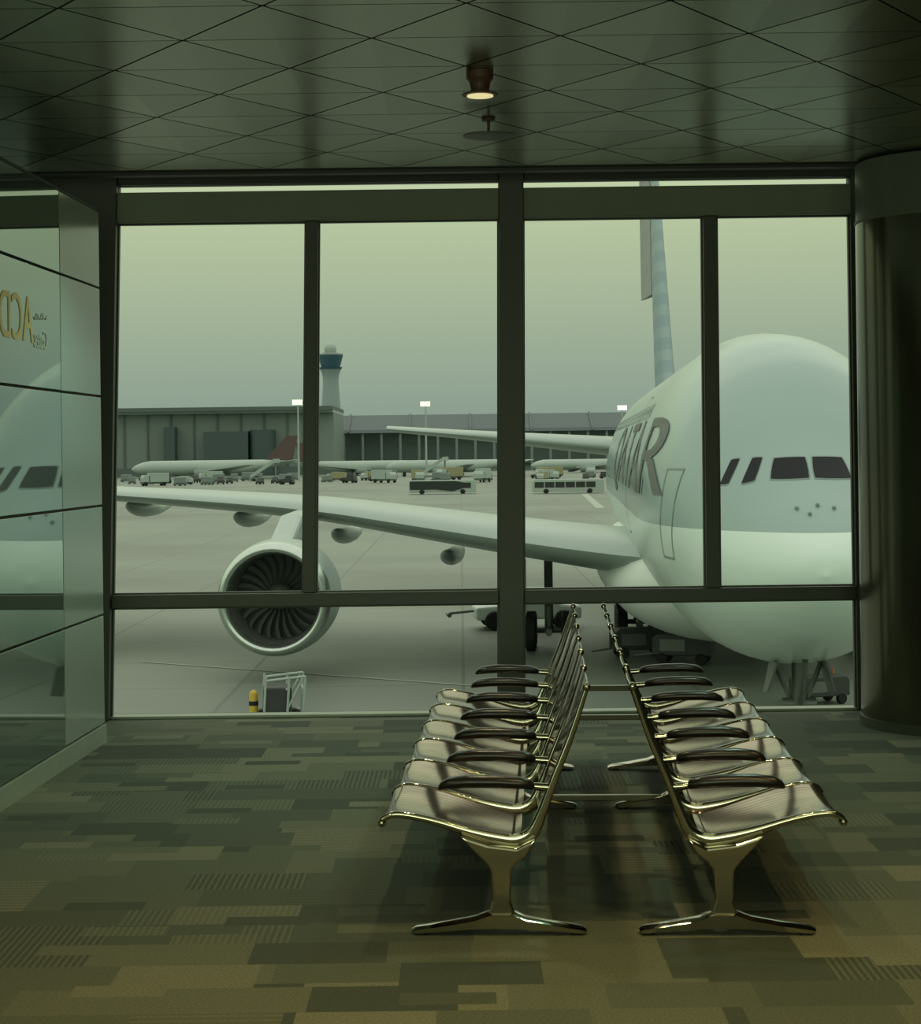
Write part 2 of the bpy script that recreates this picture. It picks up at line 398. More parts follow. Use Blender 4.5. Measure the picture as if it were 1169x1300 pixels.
# ---------------- benches
PROF=[(.805,.382,.010),(.795,.400,.011),(.745,.413,.012),(.63,.392,.013),(.50,.352,.018),(.40,.326,.025),(.33,.318,.027),(.275,.348,.024),(.24,.42,.019),(.195,.54,.015),(.135,.69,.013),(.080,.855,.010)]
PC=catmull(PROF,5)
PITCHS=.55; NS=6; LEGS=[-.02,2.2,3.24]
def bench(side,name,label):
    b=empty(name,(.51,6.33,0),-math.atan(.048),label,'airport bench','back-to-back rows of airport seats')
    sg=-1 if side<0 else 1
    def q(u,z,v): return (sg*u,v,z)
    for i in range(NS+1):
        v=i*PITCHS; mb=MB(); rings=[]
        for k,(u,z,h) in enumerate(PC):
            k0=PC[max(k-1,0)]; k1=PC[min(k+1,len(PC)-1)]; du,dz=k1[0]-k0[0],k1[1]-k0[1]; L=math.hypot(du,dz); nu,nz=-dz/L,du/L
            w=.014; h*=.92
            rings.append([q(u+nu*h*a,z+nz*h*a,v+w*bq) for a,bq in ((1,-.6),(1,.6),(.6,1),(-.6,1),(-1,.6),(-1,-.6),(-.6,-1),(.6,-1))])
        mb.loft(rings)
        for (u,z) in ((.08,.858),(.803,.384)):
            mb.tube([q(u,z,v-.022),q(u,z,v-.014),q(u,z,v+.014),q(u,z,v+.022)],[.009,.014,.014,.009],12)
        mb.build('side_frame','chrome',b,True,angle=60)
    for i in range(NS):
        v0=i*PITCHS+.013; v1=(i+1)*PITCHS-.013
        for nm,lo,hi in (('seat',0,31),('backrest',37,55)):
            rings=[]
            seg=PC[lo:hi+1]
            for k,(u,z,h) in enumerate(seg):
                k0=seg[max(k-1,0)]; k1=seg[min(k+1,len(seg)-1)]; du,dz=k1[0]-k0[0],k1[1]-k0[1]; L=math.hypot(du,dz); nu,nz=-dz/L,du/L
                if nm=='seat' and nz<0: nu,nz=-nu,-nz
                if nm=='backrest' and nu<0: nu,nz=-nu,-nz
                row=[]
                for j in range(11):
                    t=j/10; sag=.010*(1-(2*t-1)**2); off=.006-sag
                    row.append(q(u+nu*off,z+nz*off,v0+(v1-v0)*t))
                for j in range(10,-1,-1):
                    t=j/10; sag=.010*(1-(2*t-1)**2); off=.001-sag
                    row.append(q(u+nu*off,z+nz*off,v0+(v1-v0)*t))
                rings.append(row)
            MB().loft(rings).build(nm,'seat',b,True,angle=50)
    for i in range(NS+1):
        v=i*PITCHS; rings=[]
        pts=[(.265,.512,.008,.012),(.275,.515,.017,.022),(.315,.522,.021,.030),(.40,.527,.023,.033),(.50,.528,.023,.034),(.565,.522,.021,.032),(.595,.512,.014,.025),(.604,.506,.006,.013)]
        for u,z,hz,hv in pts:
            rings.append([q(u,z+hz*math.sin(a*.3927),v+hv*math.cos(a*.3927)) for a in range(16)])
        MB().loft(rings).build('armrest','black',b,True,angle=60)
        MB().tube([q(*p) for p in ((.200,.505,v),(.25,.508,v),(.30,.515,v))],[.014,.014,.01],10).build('armrest_bracket','chrome',b,True)
    MB().tube([q(.385,.275,-.0),q(.385,.275,NS*PITCHS)],.028,16).build('beam','chrome_dk',b,True)
    for v in LEGS:
        leg=[(.53,.345),(.43,.312),(.33,.300),(.26,.335),(.295,.275),(.332,.248),(.350,.222),(.355,.12),(.338,.070),(.434,.070),(.416,.12),(.420,.222),(.438,.248),(.475,.285)]
        mb=MB()
        poly=[(sg*a,z) for a,z in leg]
        mb.prism(poly,'y',v-.028,v+.028)
        mb.build('leg','chrome',b,bevel=.008)
        rings=[]
        for u,zt,zb_,hw in ((.090,.020,.008,.018),(.105,.027,.008,.034),(.20,.042,.015,.036),(.30,.060,.024,.038),(.345,.080,.026,.042),(.425,.080,.026,.042),(.48,.060,.024,.038),(.58,.042,.015,.036),(.685,.027,.008,.034),(.70,.020,.008,.018)):
            rings.append([q(u,zt-.008,v-hw),q(u,zt,v-hw*.5),q(u,zt,v+hw*.5),q(u,zt-.008,v+hw),q(u,zb_,v+hw),q(u,zb_,v-hw)])
        MB().loft(rings).build('foot','chrome',b,True,angle=35)
        for u in (.125,.665): MB().cyl(q(u,0.0,v),q(u,.012,v),.024,n=16).build('foot_glide','black',b,True)
    return b
B1=bench(-1,'beam_bench','six glossy bronze metal seats with black armrests, beside a matching row')
B2=bench(1,'beam_bench','six glossy bronze metal seats with black armrests, twin of adjoining row')
for v,z in ((2.2,.05),(3.24,.275),(3.24,.43)):
    MB().box(-.352 if z<.4 else -.24,.352 if z<.4 else .24,v-.016,v+.016,z-.014,z+.014).build('tie_bar','chrome_dk',B1,bevel=.004)

# ---------------- exterior
G=-6.0
MB().box(-900,900,12.6,2500,G-.5,G).build('ground','apron')
bpy.data.objects['ground']['kind']='structure'; bpy.data.objects['ground']['label']='stained concrete airport apron'

ax=.059
P=empty('double_deck_airliner',(7.65,38,0),-math.atan(ax),'wide double-deck four-engine jet airliner, pale grey and white, parked nose-on','airplane')
KEYS=[(0,-1.0,-1.02,.02),(.1,-.62,-1.38,.42),(.3,-.33,-1.68,.76),(.7,.03,-2.05,1.18),(1.3,.46,-2.42,1.62),(2,.95,-2.7,2.02),(3,1.78,-3.0,2.47),(4,2.70,-3.24,2.82),(5,3.48,-3.42,3.08),(6,3.98,-3.54,3.27),(8,4.52,-3.68,3.49),(11,4.80,-3.75,3.58),(14,4.86,-3.75,3.58),(30,4.86,-3.75,3.58),(45,4.86,-3.75,3.58),(52,4.78,-3.2,3.45),(60,4.45,-1.2,2.7),(66,3.95,.6,1.7),(72,2.9,2.0,.4)]
rings=[]
for s,tp,bt,hw in catmull(KEYS,5):
    zc=.47*tp+.53*bt; hw=max(hw,.02)
    rings.append([(hw*math.sin(t),s,zc+((tp-zc) if math.cos(t)>0 else (zc-bt))*math.cos(t)) for t in [2*math.pi*j/64 for j in range(64)]])
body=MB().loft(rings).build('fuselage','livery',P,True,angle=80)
bvh=BVHTree.FromPolygons([v.co for v in body.data.vertices],[p.vertices for p in body.data.polygons])
def projmesh(verts,faces,dirn,name,m,off=.02,parent=P):
    out=[]
    for v in verts:
        o=Vector(v)-dirn*30
        hit,nrm,_,_=bvh.ray_cast(o,dirn)
        if hit is None: hit=Vector(v); nrm=-dirn
        if nrm.dot(dirn)>0: nrm=-nrm
        out.append(hit+nrm*off)
    return MB().add(out,faces).build(name,m,parent,True,angle=80)
def quadgrid(c,nu=8,nv=6,rnd=0):
    vs=[];fs=[]
    for j in range(nv+1):
        for i in range(nu+1):
            a=2*i/nu-1; b=2*j/nv-1
            u=(a*math.sqrt(1-rnd*b*b)+1)/2; v=(b*math.sqrt(1-rnd*a*a)+1)/2
            vs.append([(1-v)*((1-u)*c[0][k]+u*c[1][k])+v*((1-u)*c[3][k]+u*c[2][k]) for k in range(3)])
    for j in range(nv):
        for i in range(nu):
            a=j*(nu+1)+i; fs.append([a,a+1,a+nu+2,a+nu+1])
    return vs,fs
for sg in (1,-1):
    for poly in (((.76,1.47),(.07,1.49),(.05,1.02),(.90,1.00)),((1.21,1.48),(.99,1.49),(1.22,.97),(1.51,.90)),((1.66,1.44),(1.47,1.47),(1.77,.90),(1.95,.88))):
        cc=[(sg*x,0,z) for x,z in poly]
        cxm=sum(a[0] for a in cc)/4; czm=sum(a[2] for a in cc)/4
        vs,fs=quadgrid(cc,10,8,.08); projmesh(vs,fs,Vector((0,1,0)),'cockpit_window','cockpit',.02)
        big=[(cxm+(a[0]-cxm)*1.07,0,czm+(a[2]-czm)*1.12) for a in cc]
        vs,fs=quadgrid(big,10,8,.08); projmesh(vs,fs,Vector((0,1,0)),'window_surround','line',.008)
for x,z in ((-.45,.40),(.0,.46),(.35,.40),(-.2,.28)):
    h,nn,_,_=bvh.ray_cast(Vector((x,-10,z)),Vector((0,1,0)))
    MB().cyl(h,h+Vector((0,-.10,0)),.045,.03,10).build('nose_probe','line',P)
def outline_side(y0,y1,z0,z1,w,name):
    vs=[];fs=[]
    for (ya,yb,za,zb2) in ((y0,y1,z0,z0+w),(y0,y1,z1-w,z1),(y0,y0+w,z0,z1),(y1-w,y1,z0,z1)):
        v,f=quadgrid([(-1,ya,za),(-1,yb,za),(-1,yb,zb2),(-1,ya,zb2)],3,8); o=len(vs); vs+=v; fs+=[[i+o for i in q] for q in f]
    projmesh(vs,fs,Vector((1,0,0)),name,'line',.015)
outline_side(4.5,5.5,-.9,1.25,.045,'passenger_door')
outline_side(18.5,19.6,-.9,1.35,.06,'passenger_door')
outline_side(19.5,20.4,1.7,3.4,.06,'passenger_door')
vs=[];fs=[]
for z in (.55,2.6):
    s=8.5 if z<1 else 13
    while s<56:
        v,f=quadgrid([(-1,s,z),(-1,s+.28,z),(-1,s+.28,z+.42),(-1,s,z+.42)],1,1); o=len(vs); vs+=v; fs+=[[i+o for i in q] for q in f]; s+=.62
o=projmesh(vs,fs,Vector((1,0,0)),'cabin_windows','line',.02); o['kind']='stuff'
me=text('QATAR',1,M['burg'],'airline_lettering')
xs=[v.co.x for v in me.vertices]; zz=[v.co.y for v in me.vertices]
bm=bmesh.new(); bm.from_mesh(me); bmesh.ops.subdivide_edges(bm,edges=bm.edges[:],cuts=1); bm.to_mesh(me); bm.free()
for v in me.vertices:
    u=(v.co.x-min(xs))/(max(xs)-min(xs)); w=(v.co.y-min(zz))/(max(zz)-min(zz))
    y=34-28.6*u; z=.2+2.35*w
    h,nn,_,_=bvh.ray_cast(Vector((-20,y,z)),Vector((1,0,0)))
    if nn.dot(Vector((1,0,0)))>0: nn=-nn
    v.co=h+nn*.03
o=bpy.data.objects.new('airline_lettering',me); COL.objects.link(o); o.parent=P

def airfoil(le,chord,th,zc,x,n=14,twist=0):
    pts=[]
    for i in range(n+1):
        t=(1-math.cos(math.pi*i/n))/2; y=5*th*(.2969*math.sqrt(t)-.126*t-.3516*t*t+.2843*t**3-.1015*t**4)
        pts.append((t,y))
    up=[(x,le+t*chord,zc+y*chord*1.0-t*chord*twist) for t,y in pts]; lo=[(x,le+t*chord,zc-y*chord*.8-t*chord*twist) for t,y in pts]
    return up+lo[::-1][:-1][1:]
WS=[(2.5,20.0,18.5,.105,-1.75,.035),(3.6,21.0,17.5,.105,-1.75,.03),(7,23.3,15,.105,-1.40,.02),(11,26.2,12.7,.105,-.9,.02),(15,29.1,10.8,.10,-.42,.02),(20,32.8,9.2,.095,-.10,.02),(26,37.1,7.6,.09,.20,.02),(33,42.1,5.8,.085,.70,.01),(39.5,46.8,4.0,.08,1.3,0)]
for sg in (-1,1):
    WSi=catmull(WS,3)
    MB().loft([airfoil(l,c_,t,z,sg*x,twist=tw) for x,l,c_,t,z,tw in WSi]).build('wing','wing',P,True,angle=60)
    for x,s,z in ((10.1,35,-2.50),(14.8,38,-1.75),(19.2,40,-1.10),(24.4,42.5,-.68)):
        mb=MB(); pr=[(-3.5,.05,.35),(-2.8,.3,.2),(-1.5,.42,.05),(0,.45,0),(2,.4,0),(4,.28,.1),(5.2,.05,.2)]
        mb.loft([[(sg*x+r*.95*math.sin(a*.3927),s+y,z+dz+r*.75*math.cos(a*.3927)) for a in range(16)] for y,r,dz in catmull(pr,3)])
        mb.build('flap_track_fairing','wing',P,True,angle=80)
mb=MB(); rings=[]
for s,rx,rz,zc in catmull([(17,.3,.2,-2.6),(19,2.6,1.4,-2.7),(22,3.9,2.0,-2.7),(28,4.3,2.2,-2.6),(36,4.3,2.2,-2.6),(42,3.6,1.8,-2.6),(47,.3,.3,-2.6)],4):
    rings.append([(rx*math.sin(t*.19635),s,zc+rz*math.cos(t*.19635)) for t in range(32)])
mb.loft(rings).build('belly_fairing','white',P,True,angle=80)
def engine(x,s,z):
    e=bpy.data.objects.new('engine',None); COL.objects.link(e); e.parent=P; e.location=(x,s,z)
    n=48
    def rev(pr,name,m,sm=True):
        return MB().loft([[(r*math.sin(2*math.pi*j/n),y,r*math.cos(2*math.pi*j/n)) for j in range(n)] for y,r in pr],caps=False).build(name,m,e,sm,angle=70)
    rev(catmull([(.5,1.52),(.25,1.54),(.08,1.60),(0,1.70),(.06,1.80),(.22,1.88),(.5,1.93)],3),'inlet_lip','lip')
    rev(catmull([(.5,1.93),(1.2,1.98),(2.2,1.99),(3.5,1.90),(4.8,1.65),(5.4,1.5)],3),'nacelle','wing')
    rev([(.5,1.52),(1.0,1.50),(1.6,1.48),(1.9,1.47)],'inlet_duct','steel')
    rev([(1.9,1.47),(1.95,.02)],'fan_backing','busdark')
    rev(catmull([(.95,.01),(1.0,.12),(1.15,.26),(1.35,.38),(1.6,.45)],3),'spinner','steel')
    rev([(5.4,1.5),(5.3,1.2),(5.0,1.0),(6.2,.9),(7.2,.55),(7.9,.1)],'core_exhaust','steel')
    for k in range(24):
        mb=MB()
        a=2*math.pi*k/24; vs=[];N=6
        for i in range(N+1):
            r=.40+(1.45-.40)*i/N; tw=.35+.65*i/N; sweep=.10*math.sin(i/N*3.1)
            ch=.24+.0*i/N
            for sd in (-1,1):
                ang=a+sweep+sd*(.5*ch*math.sin(tw)*.8)/r*1.0
                vs.append((r*math.sin(ang),1.55+sd*.5*ch*math.cos(tw)*.8,r*math.cos(ang)))
        mb.add(vs,[[2*i,2*i+1,2*i+3,2*i+2] for i in range(N)])
        mb.build('fan_blade','blade',e,True)
    mb=MB(); zt=2.6
    mb.prism([(1.6,1.85),(2.6,zt-.5),(4.5,zt+.1),(9.0,zt+.2),(8.0,1.5),(5.5,1.35),(4.5,1.7)],'x',-.42,.42)
    mb.build('pylon','wing',e,bevel=.22)
engine(-15.3,21.6,-3.16); engine(15.3,21.6,-3.16); engine(-25.7,30.2,-2.4); engine(25.7,30.2,-2.4)
def finsec(le,ch,th,z):
    a=airfoil(le,ch,th,0,0,12)
    return [(p[2],p[1],z) for p in a]
fin=catmull([(56,15.5,.07,4.0),(59,13.4,.075,6.5),(63,11.0,.075,11),(67.8,7.3,.07,17.0),(69.5,5.6,.05,19.0)],3)
MB().loft([finsec(*f) for f in fin]).build('tail_fin','fin',P,True,angle=60)
rs=[]
for le,ch,th,z in fin[5:-1]:
    if z<9.4: continue
    hw=.34-.012*(z-5); y0=le+ch*.66; y1=le+ch*1.06
    rs.append([(hw,y0,z),(-.62,y1,z),(-.70,y1,z),(-hw-.02,y0,z)])
MB().loft(rs).build('rudder','rudder',P)
for sg in (-1,1):
    MB().loft([airfoil(l,c_,t,z,sg*x) for x,l,c_,t,z in catmull([(.8,60,10.5,.13,1.7),(5,63.2,8.3,.13,2.1),(10,67.2,5.9,.12,2.6),(16.4,71.6,3.6,.11,3.2)],3)]).build('horizontal_stabilizer','wing',P,True,angle=60)
def wheelset(name,x,s,zt,rows,hx,r):
    g=bpy.data.objects.new(name,None); COL.objects.link(g); g.parent=P; g.location=(x,s,0)
    for k in range(rows):
        y=(k-(rows-1)/2)*1.55
        for sx in (-1,1): MB().tube([(sx*hx-.22,y,G+r),(sx*hx-.16,y,G+r),(sx*hx+.16,y,G+r),(sx*hx+.22,y,G+r)],[r*.85,r,r,r*.85],24).build('wheel','tyre',g,True)
    mb=MB().cyl((0,0,G+r),(0,0,zt),.17,n=14); mb.cyl((0,-(rows-1)*.8-.1,G+r),(0,(rows-1)*.8+.1,G+r),.14,n=10); mb.cyl((0,-1.2,zt),(0,0,G+r+.8),.08,n=8); mb.cyl((-hx,0,G+r),(hx,0,G+r),.1,n=8)
    mb.build('strut','steel',g,True)
    return g
g=wheelset('nose_gear',0,4.9,-3.2,1,.42,.62)
MB().cyl((-.4,0,-4.35),(.4,0,-4.35),.14,n=12).build('taxi_light_bar','steel',g,True)
mb=MB(); mb.cyl((-.55,.2,-3.4),(-.05,0,-4.6),.06,n=8); mb.cyl((.55,.2,-3.4),(.05,0,-4.6),.06,n=8); mb.build('drag_brace','steel',g,True)
for s_ in (-1,1):
    MB().add([(s_*.55,-.7,-3.3),(s_*.55,.7,-3.35),(s_*.75,.5,-4.15),(s_*.75,-.5,-4.0),(s_*.60,-.7,-3.3),(s_*.60,.7,-3.35),(s_*.80,.5,-4.15),(s_*.80,-.5,-4.0)],[[0,1,2,3],[4,5,6,7],[0,1,5,4],[1,2,6,5],[2,3,7,6],[3,0,4,7]]).build('gear_door','steel',g)
for x,s,rows in ((-2.6,36,3),(2.6,36,3),(-6.2,32.5,2),(6.2,32.5,2)): 
    g=wheelset('main_gear',x,s,-2.4,rows,.7,.7)
    MB().prism([(-1.5,-2.6),(1.5,-2.6),(1.2,-4.6),(-1.2,-4.6)],'x',(-.95 if x<0 else .9),(-.9 if x<0 else .95)).build('gear_door','wing',g)
def gpu(px,py,rz,sc=1):
    p=atZ(px,py,G); t=empty('ground_power_unit',(p.x,p.y,G),rz,'dark wheeled ground power unit parked beneath the airliner','ground equipment','ground power units'); t.scale=(sc,)*3
    MB().prism([(-1.5,.45),(-1.5,1.35),(-1.2,1.55),(1.3,1.55),(1.5,1.3),(1.5,.45)],'y',-.75,.75).build('housing','gse',t,bevel=.06)
    MB().box(-1.1,.2,-.78,-.75,.7,1.3).build('louvre_panel','steel',t)
    mb=MB(); mb.cyl((-1.5,0,.5),(-2.6,0,.35),.05); mb.build('tow_bar','steel',t)
    wheels(t,(-1.0,1.0),.3,.65,14)
    MB().tube([(.9,0,1.55),(.9,0,1.85),(.9,0,1.95)],[.07,.07,.03],10).build('beacon','orange',t,True)
gpu(1040,893,.4,.55); gpu(812,834,.1,.7); gpu(868,842,-.3,.7)

def bus(px,py,L,label,flip=False):
    p=atZ(px,py,G); b=empty('apron_bus',(p.x,p.y,G),0,label,'bus','apron buses'); b.scale=(1,1,.88)
    l=L/2
    MB().prism([(-l,.35),(l,.35),(l,2.6),(l-.2,2.95),(-l+.3,2.95),(-l,2.5)],'y',-1.3,1.3).build('bus_body','far_wht' ,b,bevel=.1)
    mb=MB()
    x=-l+.4
    while x<l-2: mb.box(x,x+1.7,-1.36,-1.28,1.25,2.4); x+=1.9
    o=mb.build('side_windows','busdark',b); o['kind']='stuff'
    wheels(b,(-l*.62,l*.6),.5,1.25)
    if flip: MB().prism([(-l*.98,1.0),(-l*.2,1.0),(l*.3,.6),(l*.6,1.2),(l*.7,2.3),(l*.4,2.75),(-l*.98,2.75)],'y',-1.42,-1.37).build('dark_livery_panel','busdark',b)
    return b
bus(562,627,12.6,'white and dark airport apron bus',True); bus(721,626,13.2,'long airport apron bus with dark window band')

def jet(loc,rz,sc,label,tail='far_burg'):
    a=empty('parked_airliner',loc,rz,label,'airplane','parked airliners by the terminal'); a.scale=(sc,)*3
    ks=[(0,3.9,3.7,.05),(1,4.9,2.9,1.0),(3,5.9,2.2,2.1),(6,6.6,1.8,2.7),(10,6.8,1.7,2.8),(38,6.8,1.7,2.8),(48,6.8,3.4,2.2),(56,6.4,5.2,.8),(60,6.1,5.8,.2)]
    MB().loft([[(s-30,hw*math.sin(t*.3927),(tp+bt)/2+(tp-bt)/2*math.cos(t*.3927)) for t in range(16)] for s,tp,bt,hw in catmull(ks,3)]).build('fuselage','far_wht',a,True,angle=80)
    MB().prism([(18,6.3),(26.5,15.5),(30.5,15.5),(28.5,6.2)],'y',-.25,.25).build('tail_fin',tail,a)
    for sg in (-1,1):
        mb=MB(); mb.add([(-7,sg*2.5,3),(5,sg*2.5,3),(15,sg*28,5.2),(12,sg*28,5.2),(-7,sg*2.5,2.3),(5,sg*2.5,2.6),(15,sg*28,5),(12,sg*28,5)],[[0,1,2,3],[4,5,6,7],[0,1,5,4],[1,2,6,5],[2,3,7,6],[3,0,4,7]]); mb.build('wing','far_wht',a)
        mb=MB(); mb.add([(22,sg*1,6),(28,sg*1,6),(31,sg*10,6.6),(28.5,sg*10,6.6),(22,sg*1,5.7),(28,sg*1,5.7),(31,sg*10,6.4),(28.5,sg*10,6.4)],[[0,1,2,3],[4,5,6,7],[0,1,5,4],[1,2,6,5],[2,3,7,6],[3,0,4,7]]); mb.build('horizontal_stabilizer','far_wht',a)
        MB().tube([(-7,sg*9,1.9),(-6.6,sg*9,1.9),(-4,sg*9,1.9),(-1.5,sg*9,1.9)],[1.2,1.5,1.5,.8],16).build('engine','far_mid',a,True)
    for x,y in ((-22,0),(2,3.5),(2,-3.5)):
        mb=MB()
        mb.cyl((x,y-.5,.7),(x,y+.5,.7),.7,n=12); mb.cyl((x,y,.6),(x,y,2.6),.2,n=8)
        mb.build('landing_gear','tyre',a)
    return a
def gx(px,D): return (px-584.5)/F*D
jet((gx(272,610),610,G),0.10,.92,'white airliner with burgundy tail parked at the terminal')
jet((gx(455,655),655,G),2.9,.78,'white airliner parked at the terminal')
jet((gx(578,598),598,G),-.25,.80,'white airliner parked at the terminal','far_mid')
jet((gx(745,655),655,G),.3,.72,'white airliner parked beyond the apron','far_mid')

def truck(loc,rz,body='far_wht',label='white airport service truck'):
    t=empty('service_truck',loc,rz,label,'truck','service vehicles on the apron')
    MB().prism([(-3.2,.9),(-3.2,1.9),(-2.8,2.6),(-1.6,2.6),(-1.6,.9)],'y',-1.1,1.1).build('cab','far_wht',t,bevel=.08)
    MB().box(-1.4,3.4,-1.2,1.2,.9,3.1).build('cargo_box',body,t,bevel=.05)
    MB().box(-3.22,3.3,-1,1,.5,.9).build('chassis','far_dk',t)
    wheels(t,(-2.4,2.2),.5,1.05)
    return t
def tug(loc,rz):
    t=empty('baggage_tug',loc,rz,'small low airport baggage tractor','tractor','baggage tractors on the apron')
    MB().prism([(-1.8,.4),(-1.8,1.2),(-.3,1.3),(0,2.0),(1.2,2.0),(1.6,.4)],'y',-.8,.8).build('tug_body','gse',t,bevel=.08)
    wheels(t,(-1.2,1.1),.4,.75)
    return t
PLACED=[]
def free(x,y,r):
    for a,b,c in PLACED:
        if (a-x)**2+(b-y)**2<(r+c)**2: return False
    PLACED.append((x,y,r)); return True
for px,D in ((379,540),(541,560),(790,580)): PLACED.append((gx(px,D),D,2.5))
PLACED.append((gx(335,540),540,6)); PLACED.append((gx(555,560)-6,545,7)); 
PLACED.append((gx(268,545),545,5)); t0=truck((gx(268,545),545,G),0); PLACED.append((gx(210,520),520,3)); g0=tug((gx(210,520),520,G),.3)
PLACED.append((gx(700,540),540,5)); t1=truck((gx(700,540),540,G),0,'far_yel','airport service truck with a dull yellow cargo box')
def dolly(loc,rz):
    t=empty('cargo_dolly',loc,rz,'cargo dolly carrying a pale container','baggage cart','cargo dollies on the apron')
    MB().box(-1.5,1.5,-1,1,.7,2.3).build('container','far_mid',t,bevel=.15); MB().box(-1.7,1.7,-1,1,.25,.65).build('deck','far_dk',t)
    wheels(t,(-1.2,1.2),.25,.85,10)
    return t
PLACED.append((gx(160,560),560,3)); d0=dolly((gx(160,560),560,G),0)
rr=random.Random(5)
i=0; tries=0
while i<56 and tries<1200:
    tries+=1
    px=rr.choice((rr.uniform(155,380),rr.uniform(412,625),rr.uniform(670,770))); D=rr.uniform(470,574)
    if not free(gx(px,D),D,4.4): continue
    src=(t0,g0,d0,g0,d0,g0,t1,d0)[i%8]
    copy_thing(src,(gx(px,D),D,G),rr.uniform(-.6,3.4),rr.uniform(.7,1.2)); i+=1
def stairs(px,D,rz):
    t=empty('passenger_stairs',(gx(px,D),D,G),rz,'white mobile passenger boarding stairs','boarding stairs','mobile boarding stairs')
    MB().prism([(-4,.8),(3,5.4),(4.5,5.4),(4.5,6.6),(3,6.6),(-4,1.9)],'y',-1.1,1.1).build('staircase','far_wht',t)
    MB().box(-4.5,4.2,-1,1,.5,1.1).build('chassis','far_mid',t)
    wheels(t,(-3,3),.45,.95)
    MB().cyl((3.4,0,1),(3.4,0,5.4),.25).build('support_post','far_mid',t)
stairs(335,540,0); stairs(550,540,0)

p=atZ(668,797,G)
t=empty('pushback_tractor',(p.x,p.y,G),0.1,'low white aircraft tow tractor under the wing','tractor')
MB().prism([(-2.3,.45),(-2.3,1.0),(-1.0,1.1),(-.5,1.7),(1.1,1.7),(1.4,1.1),(2.3,1.0),(2.3,.45)],'y',-1.0,1.0).build('tractor_body','white',t,bevel=.1)
MB().prism([(-.8,1.15),(-.42,1.6),(1.0,1.6),(1.2,1.15)],'y',-1.02,1.02).build('cab_glass','busdark',t)
wheels(t,(-1.5,1.5),.42,.95,18)
mb=MB(); mb.cyl((-2.2,0,.8),(-3.4,0,.7),.06); mb.cyl((-3.4,-.4,.65),(-3.4,.4,.65),.1); mb.build('tow_bar','steel',t)
p=atZ(352,922,G)
t=empty('ground_power_cart',(p.x,p.y,G),.15,'open-framed ground support cart with a yellow beacon post','ground equipment')
mb=MB()
for x in (-.4,.25,.7):
    for y in (-.5,.5): mb.cyl((x,y,.25),(x+.08,y,1.45),.035,n=8)
for y in (-.5,.5):
    mb.cyl((-.4,y,.4),(.7,y,.4),.035,n=8); mb.cyl((-.32,y,1.35),(.78,y,1.45),.035,n=8); mb.cyl((.25,y,.5),(.7,y,1.4),.03,n=8)
for x in (-.35,.25,.72): mb.cyl((x,-.5,1.1),(x,.5,1.1),.03,n=8)
mb.build('frame','far_wht',t,True)
MB().box(-.38,.4,-.4,.4,.35,1.15).build('engine_box','gse',t,bevel=.05)
wheels(t,(-.4,.5),.22,.5)
mb=MB(); mb.tube([(-.66,0,.0),(-.66,0,.95),(-.66,0,1.0),(-.66,0,1.05)],[.13,.12,.10,.04],16); mb.build('beacon_post','yellow',t,True)
MB().tube([(-.66,0,.62),(-.66,0,.74)],[.135,.133],16).build('beacon_post_band','tyre',t,True)
for px,py in ((1000,893),):
    q=atZ(px,py+14,G); c=empty('traffic_cone',(q.x,q.y,G),0,'orange traffic cone with a white band near the nose gear','traffic cone'); c.scale=(.85,)*3
    MB().box(-.2,.2,-.2,.2,0,.05).build('base','tyre',c); MB().cyl((0,0,.05),(0,0,.75),.15,.03,n=16).build('cone_body','orange',c,True); MB().cyl((0,0,.4),(0,0,.52),.104,.083,n=16).build('reflective_band','far_wht',c,True)

def B(px,D): return gx(px,D)
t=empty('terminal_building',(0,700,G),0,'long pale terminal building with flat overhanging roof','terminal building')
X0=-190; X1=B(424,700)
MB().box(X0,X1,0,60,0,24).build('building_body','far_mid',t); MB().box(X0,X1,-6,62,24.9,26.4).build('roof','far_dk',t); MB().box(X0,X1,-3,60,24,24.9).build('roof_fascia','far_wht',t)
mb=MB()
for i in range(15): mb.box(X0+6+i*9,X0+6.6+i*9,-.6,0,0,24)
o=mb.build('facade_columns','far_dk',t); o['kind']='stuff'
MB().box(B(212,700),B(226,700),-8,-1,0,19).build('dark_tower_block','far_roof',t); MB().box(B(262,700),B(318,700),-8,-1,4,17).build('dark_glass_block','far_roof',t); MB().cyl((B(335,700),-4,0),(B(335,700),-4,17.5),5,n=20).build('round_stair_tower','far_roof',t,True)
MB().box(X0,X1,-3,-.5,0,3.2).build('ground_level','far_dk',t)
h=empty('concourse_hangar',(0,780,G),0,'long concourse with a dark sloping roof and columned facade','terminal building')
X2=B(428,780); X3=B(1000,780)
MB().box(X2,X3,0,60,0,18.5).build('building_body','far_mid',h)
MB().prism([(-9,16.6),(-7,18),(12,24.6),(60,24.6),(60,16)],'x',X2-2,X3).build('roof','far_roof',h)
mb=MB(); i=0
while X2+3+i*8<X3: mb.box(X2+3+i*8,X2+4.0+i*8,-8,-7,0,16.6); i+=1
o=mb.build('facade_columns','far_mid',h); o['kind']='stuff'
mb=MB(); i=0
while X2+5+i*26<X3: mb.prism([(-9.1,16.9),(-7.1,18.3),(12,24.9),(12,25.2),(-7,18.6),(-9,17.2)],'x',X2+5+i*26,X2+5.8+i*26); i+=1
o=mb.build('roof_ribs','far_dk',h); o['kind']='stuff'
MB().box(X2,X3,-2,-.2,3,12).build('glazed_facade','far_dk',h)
D=900; tw=empty('control_tower',(gx(421,D),D,G),0,'hazy airport control tower with a flared shaft and blue glass cab','control tower')
def rv(pr,name,m,n=24): MB().loft([[(r*math.cos(2*math.pi*j/n),r*math.sin(2*math.pi*j/n),z) for j in range(n)] for r,z in pr]).build(name,m,tw,True,angle=40)
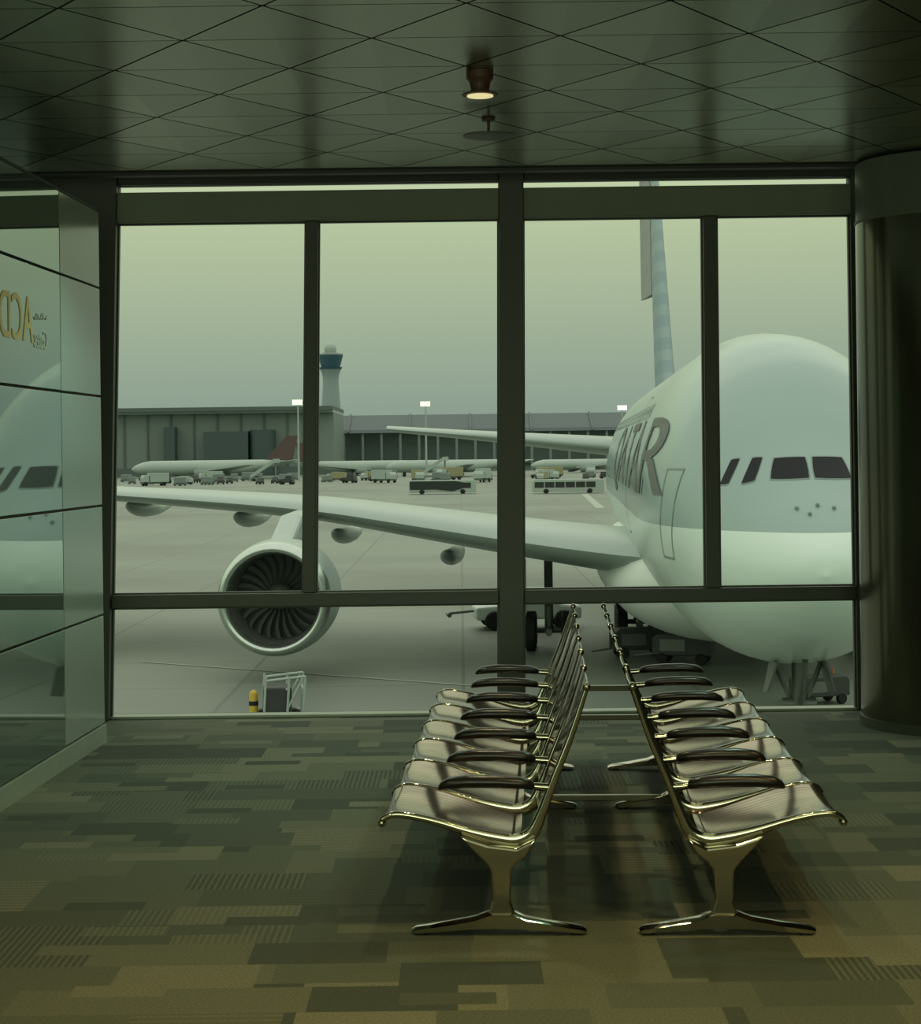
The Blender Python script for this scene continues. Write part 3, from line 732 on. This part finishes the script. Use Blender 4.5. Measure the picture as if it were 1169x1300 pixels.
rv(catmull([(6.6,0),(5.6,16),(4.8,30),(4.1,40),(4.0,46),(5.2,50)],3),'shaft','tower')
rv([(5.4,50),(5.9,51)],'lower_gallery','far_blue'); rv([(4.7,51),(6.3,57.0)],'control_cab','far_blue'); rv([(6.3,57),(6.1,57.6),(3.5,58.4)],'cab_roof','far_mid')
rv([(2.6,58),(3.2,60),(2.6,62),(1.0,63.2)],'radar_dome','far_wht')
def pole(px,D,ytop):
    z=(575-ytop)/F*D+H-G
    o=empty('floodlight_mast',(gx(px,D),D,G),0,'tall apron floodlight mast with lit lamps','light pole','apron floodlight masts')
    MB().cyl((0,0,0),(0,0,z),.35,.2,n=10).build('mast','far_wht',o)
    mb=MB(); mb.cyl((0,0,z-.4),(0,0,z+.2),1.6,1.6,12); mb.build('head_frame','far_mid',o)
    for k in range(5): MB().box(-1.5+k*.62,-1.1+k*.62,-1.9,-1.6,z-.8,z+.6).build('lamp','lamp',o)
pole(379,540,508); pole(541,560,512); pole(790,580,520); 
def mark(px0,py0,px1,py1,w,nm='apron_marking'):
    a=atZ(px0,py0,G+.02); b=atZ(px1,py1,G+.02); d=(b-a).normalized(); nn=Vector((-d.y,d.x,0))*w/2
    o=MB().add([a-nn,b-nn,b+nn,a+nn],[[0,1,2,3]]).build(nm,'mark'); o['kind']='structure'; o['label']='painted line on the apron'
mark(742,627,762,645,1.2); mark(150,655,620,648,.5); mark(180,840,600,870,.15)

# ---------------- world & lights
w=bpy.data.worlds.new('world'); S.world=w; w.use_nodes=True
t=NT(w); bg=t.n['Background']
tc=t.node('ShaderNodeTexCoord'); sp=t.node('ShaderNodeSeparateXYZ'); t.l.new(tc.outputs['Generated'],sp.inputs[0])
rp=t.node('ShaderNodeValToRGB'); t.l.new(sp.outputs['Z'],rp.inputs[0]); e=rp.color_ramp.elements
e[0].position=0; e[0].color=(.225,.305,.25,1); e[1].position=.028; e[1].color=(.26,.34,.27,1)
for p,c in ((.07,(.335,.415,.295,1)),(.12,(.425,.515,.325,1)),(.17,(.56,.66,.40,1)),(.35,(.85,.98,.72,1)),(.8,(1,1,.88,1))):
    q=e.new(p); q.color=c
t.l.new(rp.outputs[0],bg.inputs[0]); bg.inputs[1].default_value=1.05
def area(name,loc,rot,sz,en,col,sy=None):
    l=bpy.data.lights.new(name,'AREA'); l.energy=en; l.color=col; l.size=sz
    if sy: l.shape='RECTANGLE'; l.size_y=sy
    o=bpy.data.objects.new(name,l); COL.objects.link(o); o.location=loc; o.rotation_euler=rot; return o
def spot(loc,en,col,ang=110,aim=(0,0,0)):
    l=bpy.data.lights.new('downlight_or_fill','SPOT'); l.energy=en; l.color=col; l.spot_size=math.radians(ang); l.spot_blend=.8; l.shadow_soft_size=.05
    o=bpy.data.objects.new('downlight_or_fill_spot',l); COL.objects.link(o); o.location=loc; o.rotation_euler=aim
warm=(1,.72,.27)
for x,y,en in ((-1.8,4.2,115),(1.8,4.2,115),(0,2.0,70),(2.6,6.8,45)): spot((x,y,3.35),en,warm)  # unseen warm spots added to light the near floor and seat metal
p=bpy.data.objects['ceiling_downlight'].location
spot((p.x,p.y,p.z-.13),70,(1,.88,.5),120)
for x,y in ((1.6,8.8),(-1.2,9.6)): spot((x,y,3.35),60,(.62,1,.74),120)  # added spots without fixtures, tinting the carpet teal towards the window
spot((.9,5.6,3.35),45,(1,.85,.4),110)  # unseen spot added above the benches
area('ambient_fill_light',(0,1.5,3.36),(0,0,0),5,30,(.95,1,.62),5)  # unseen area fill added overhead for ambient brightness
area('rear_fill_light',(0,-4,2.2),(math.radians(80),0,0),6,170,(.85,1,.65),2)  # unseen fill panel added behind the camera to brighten the room
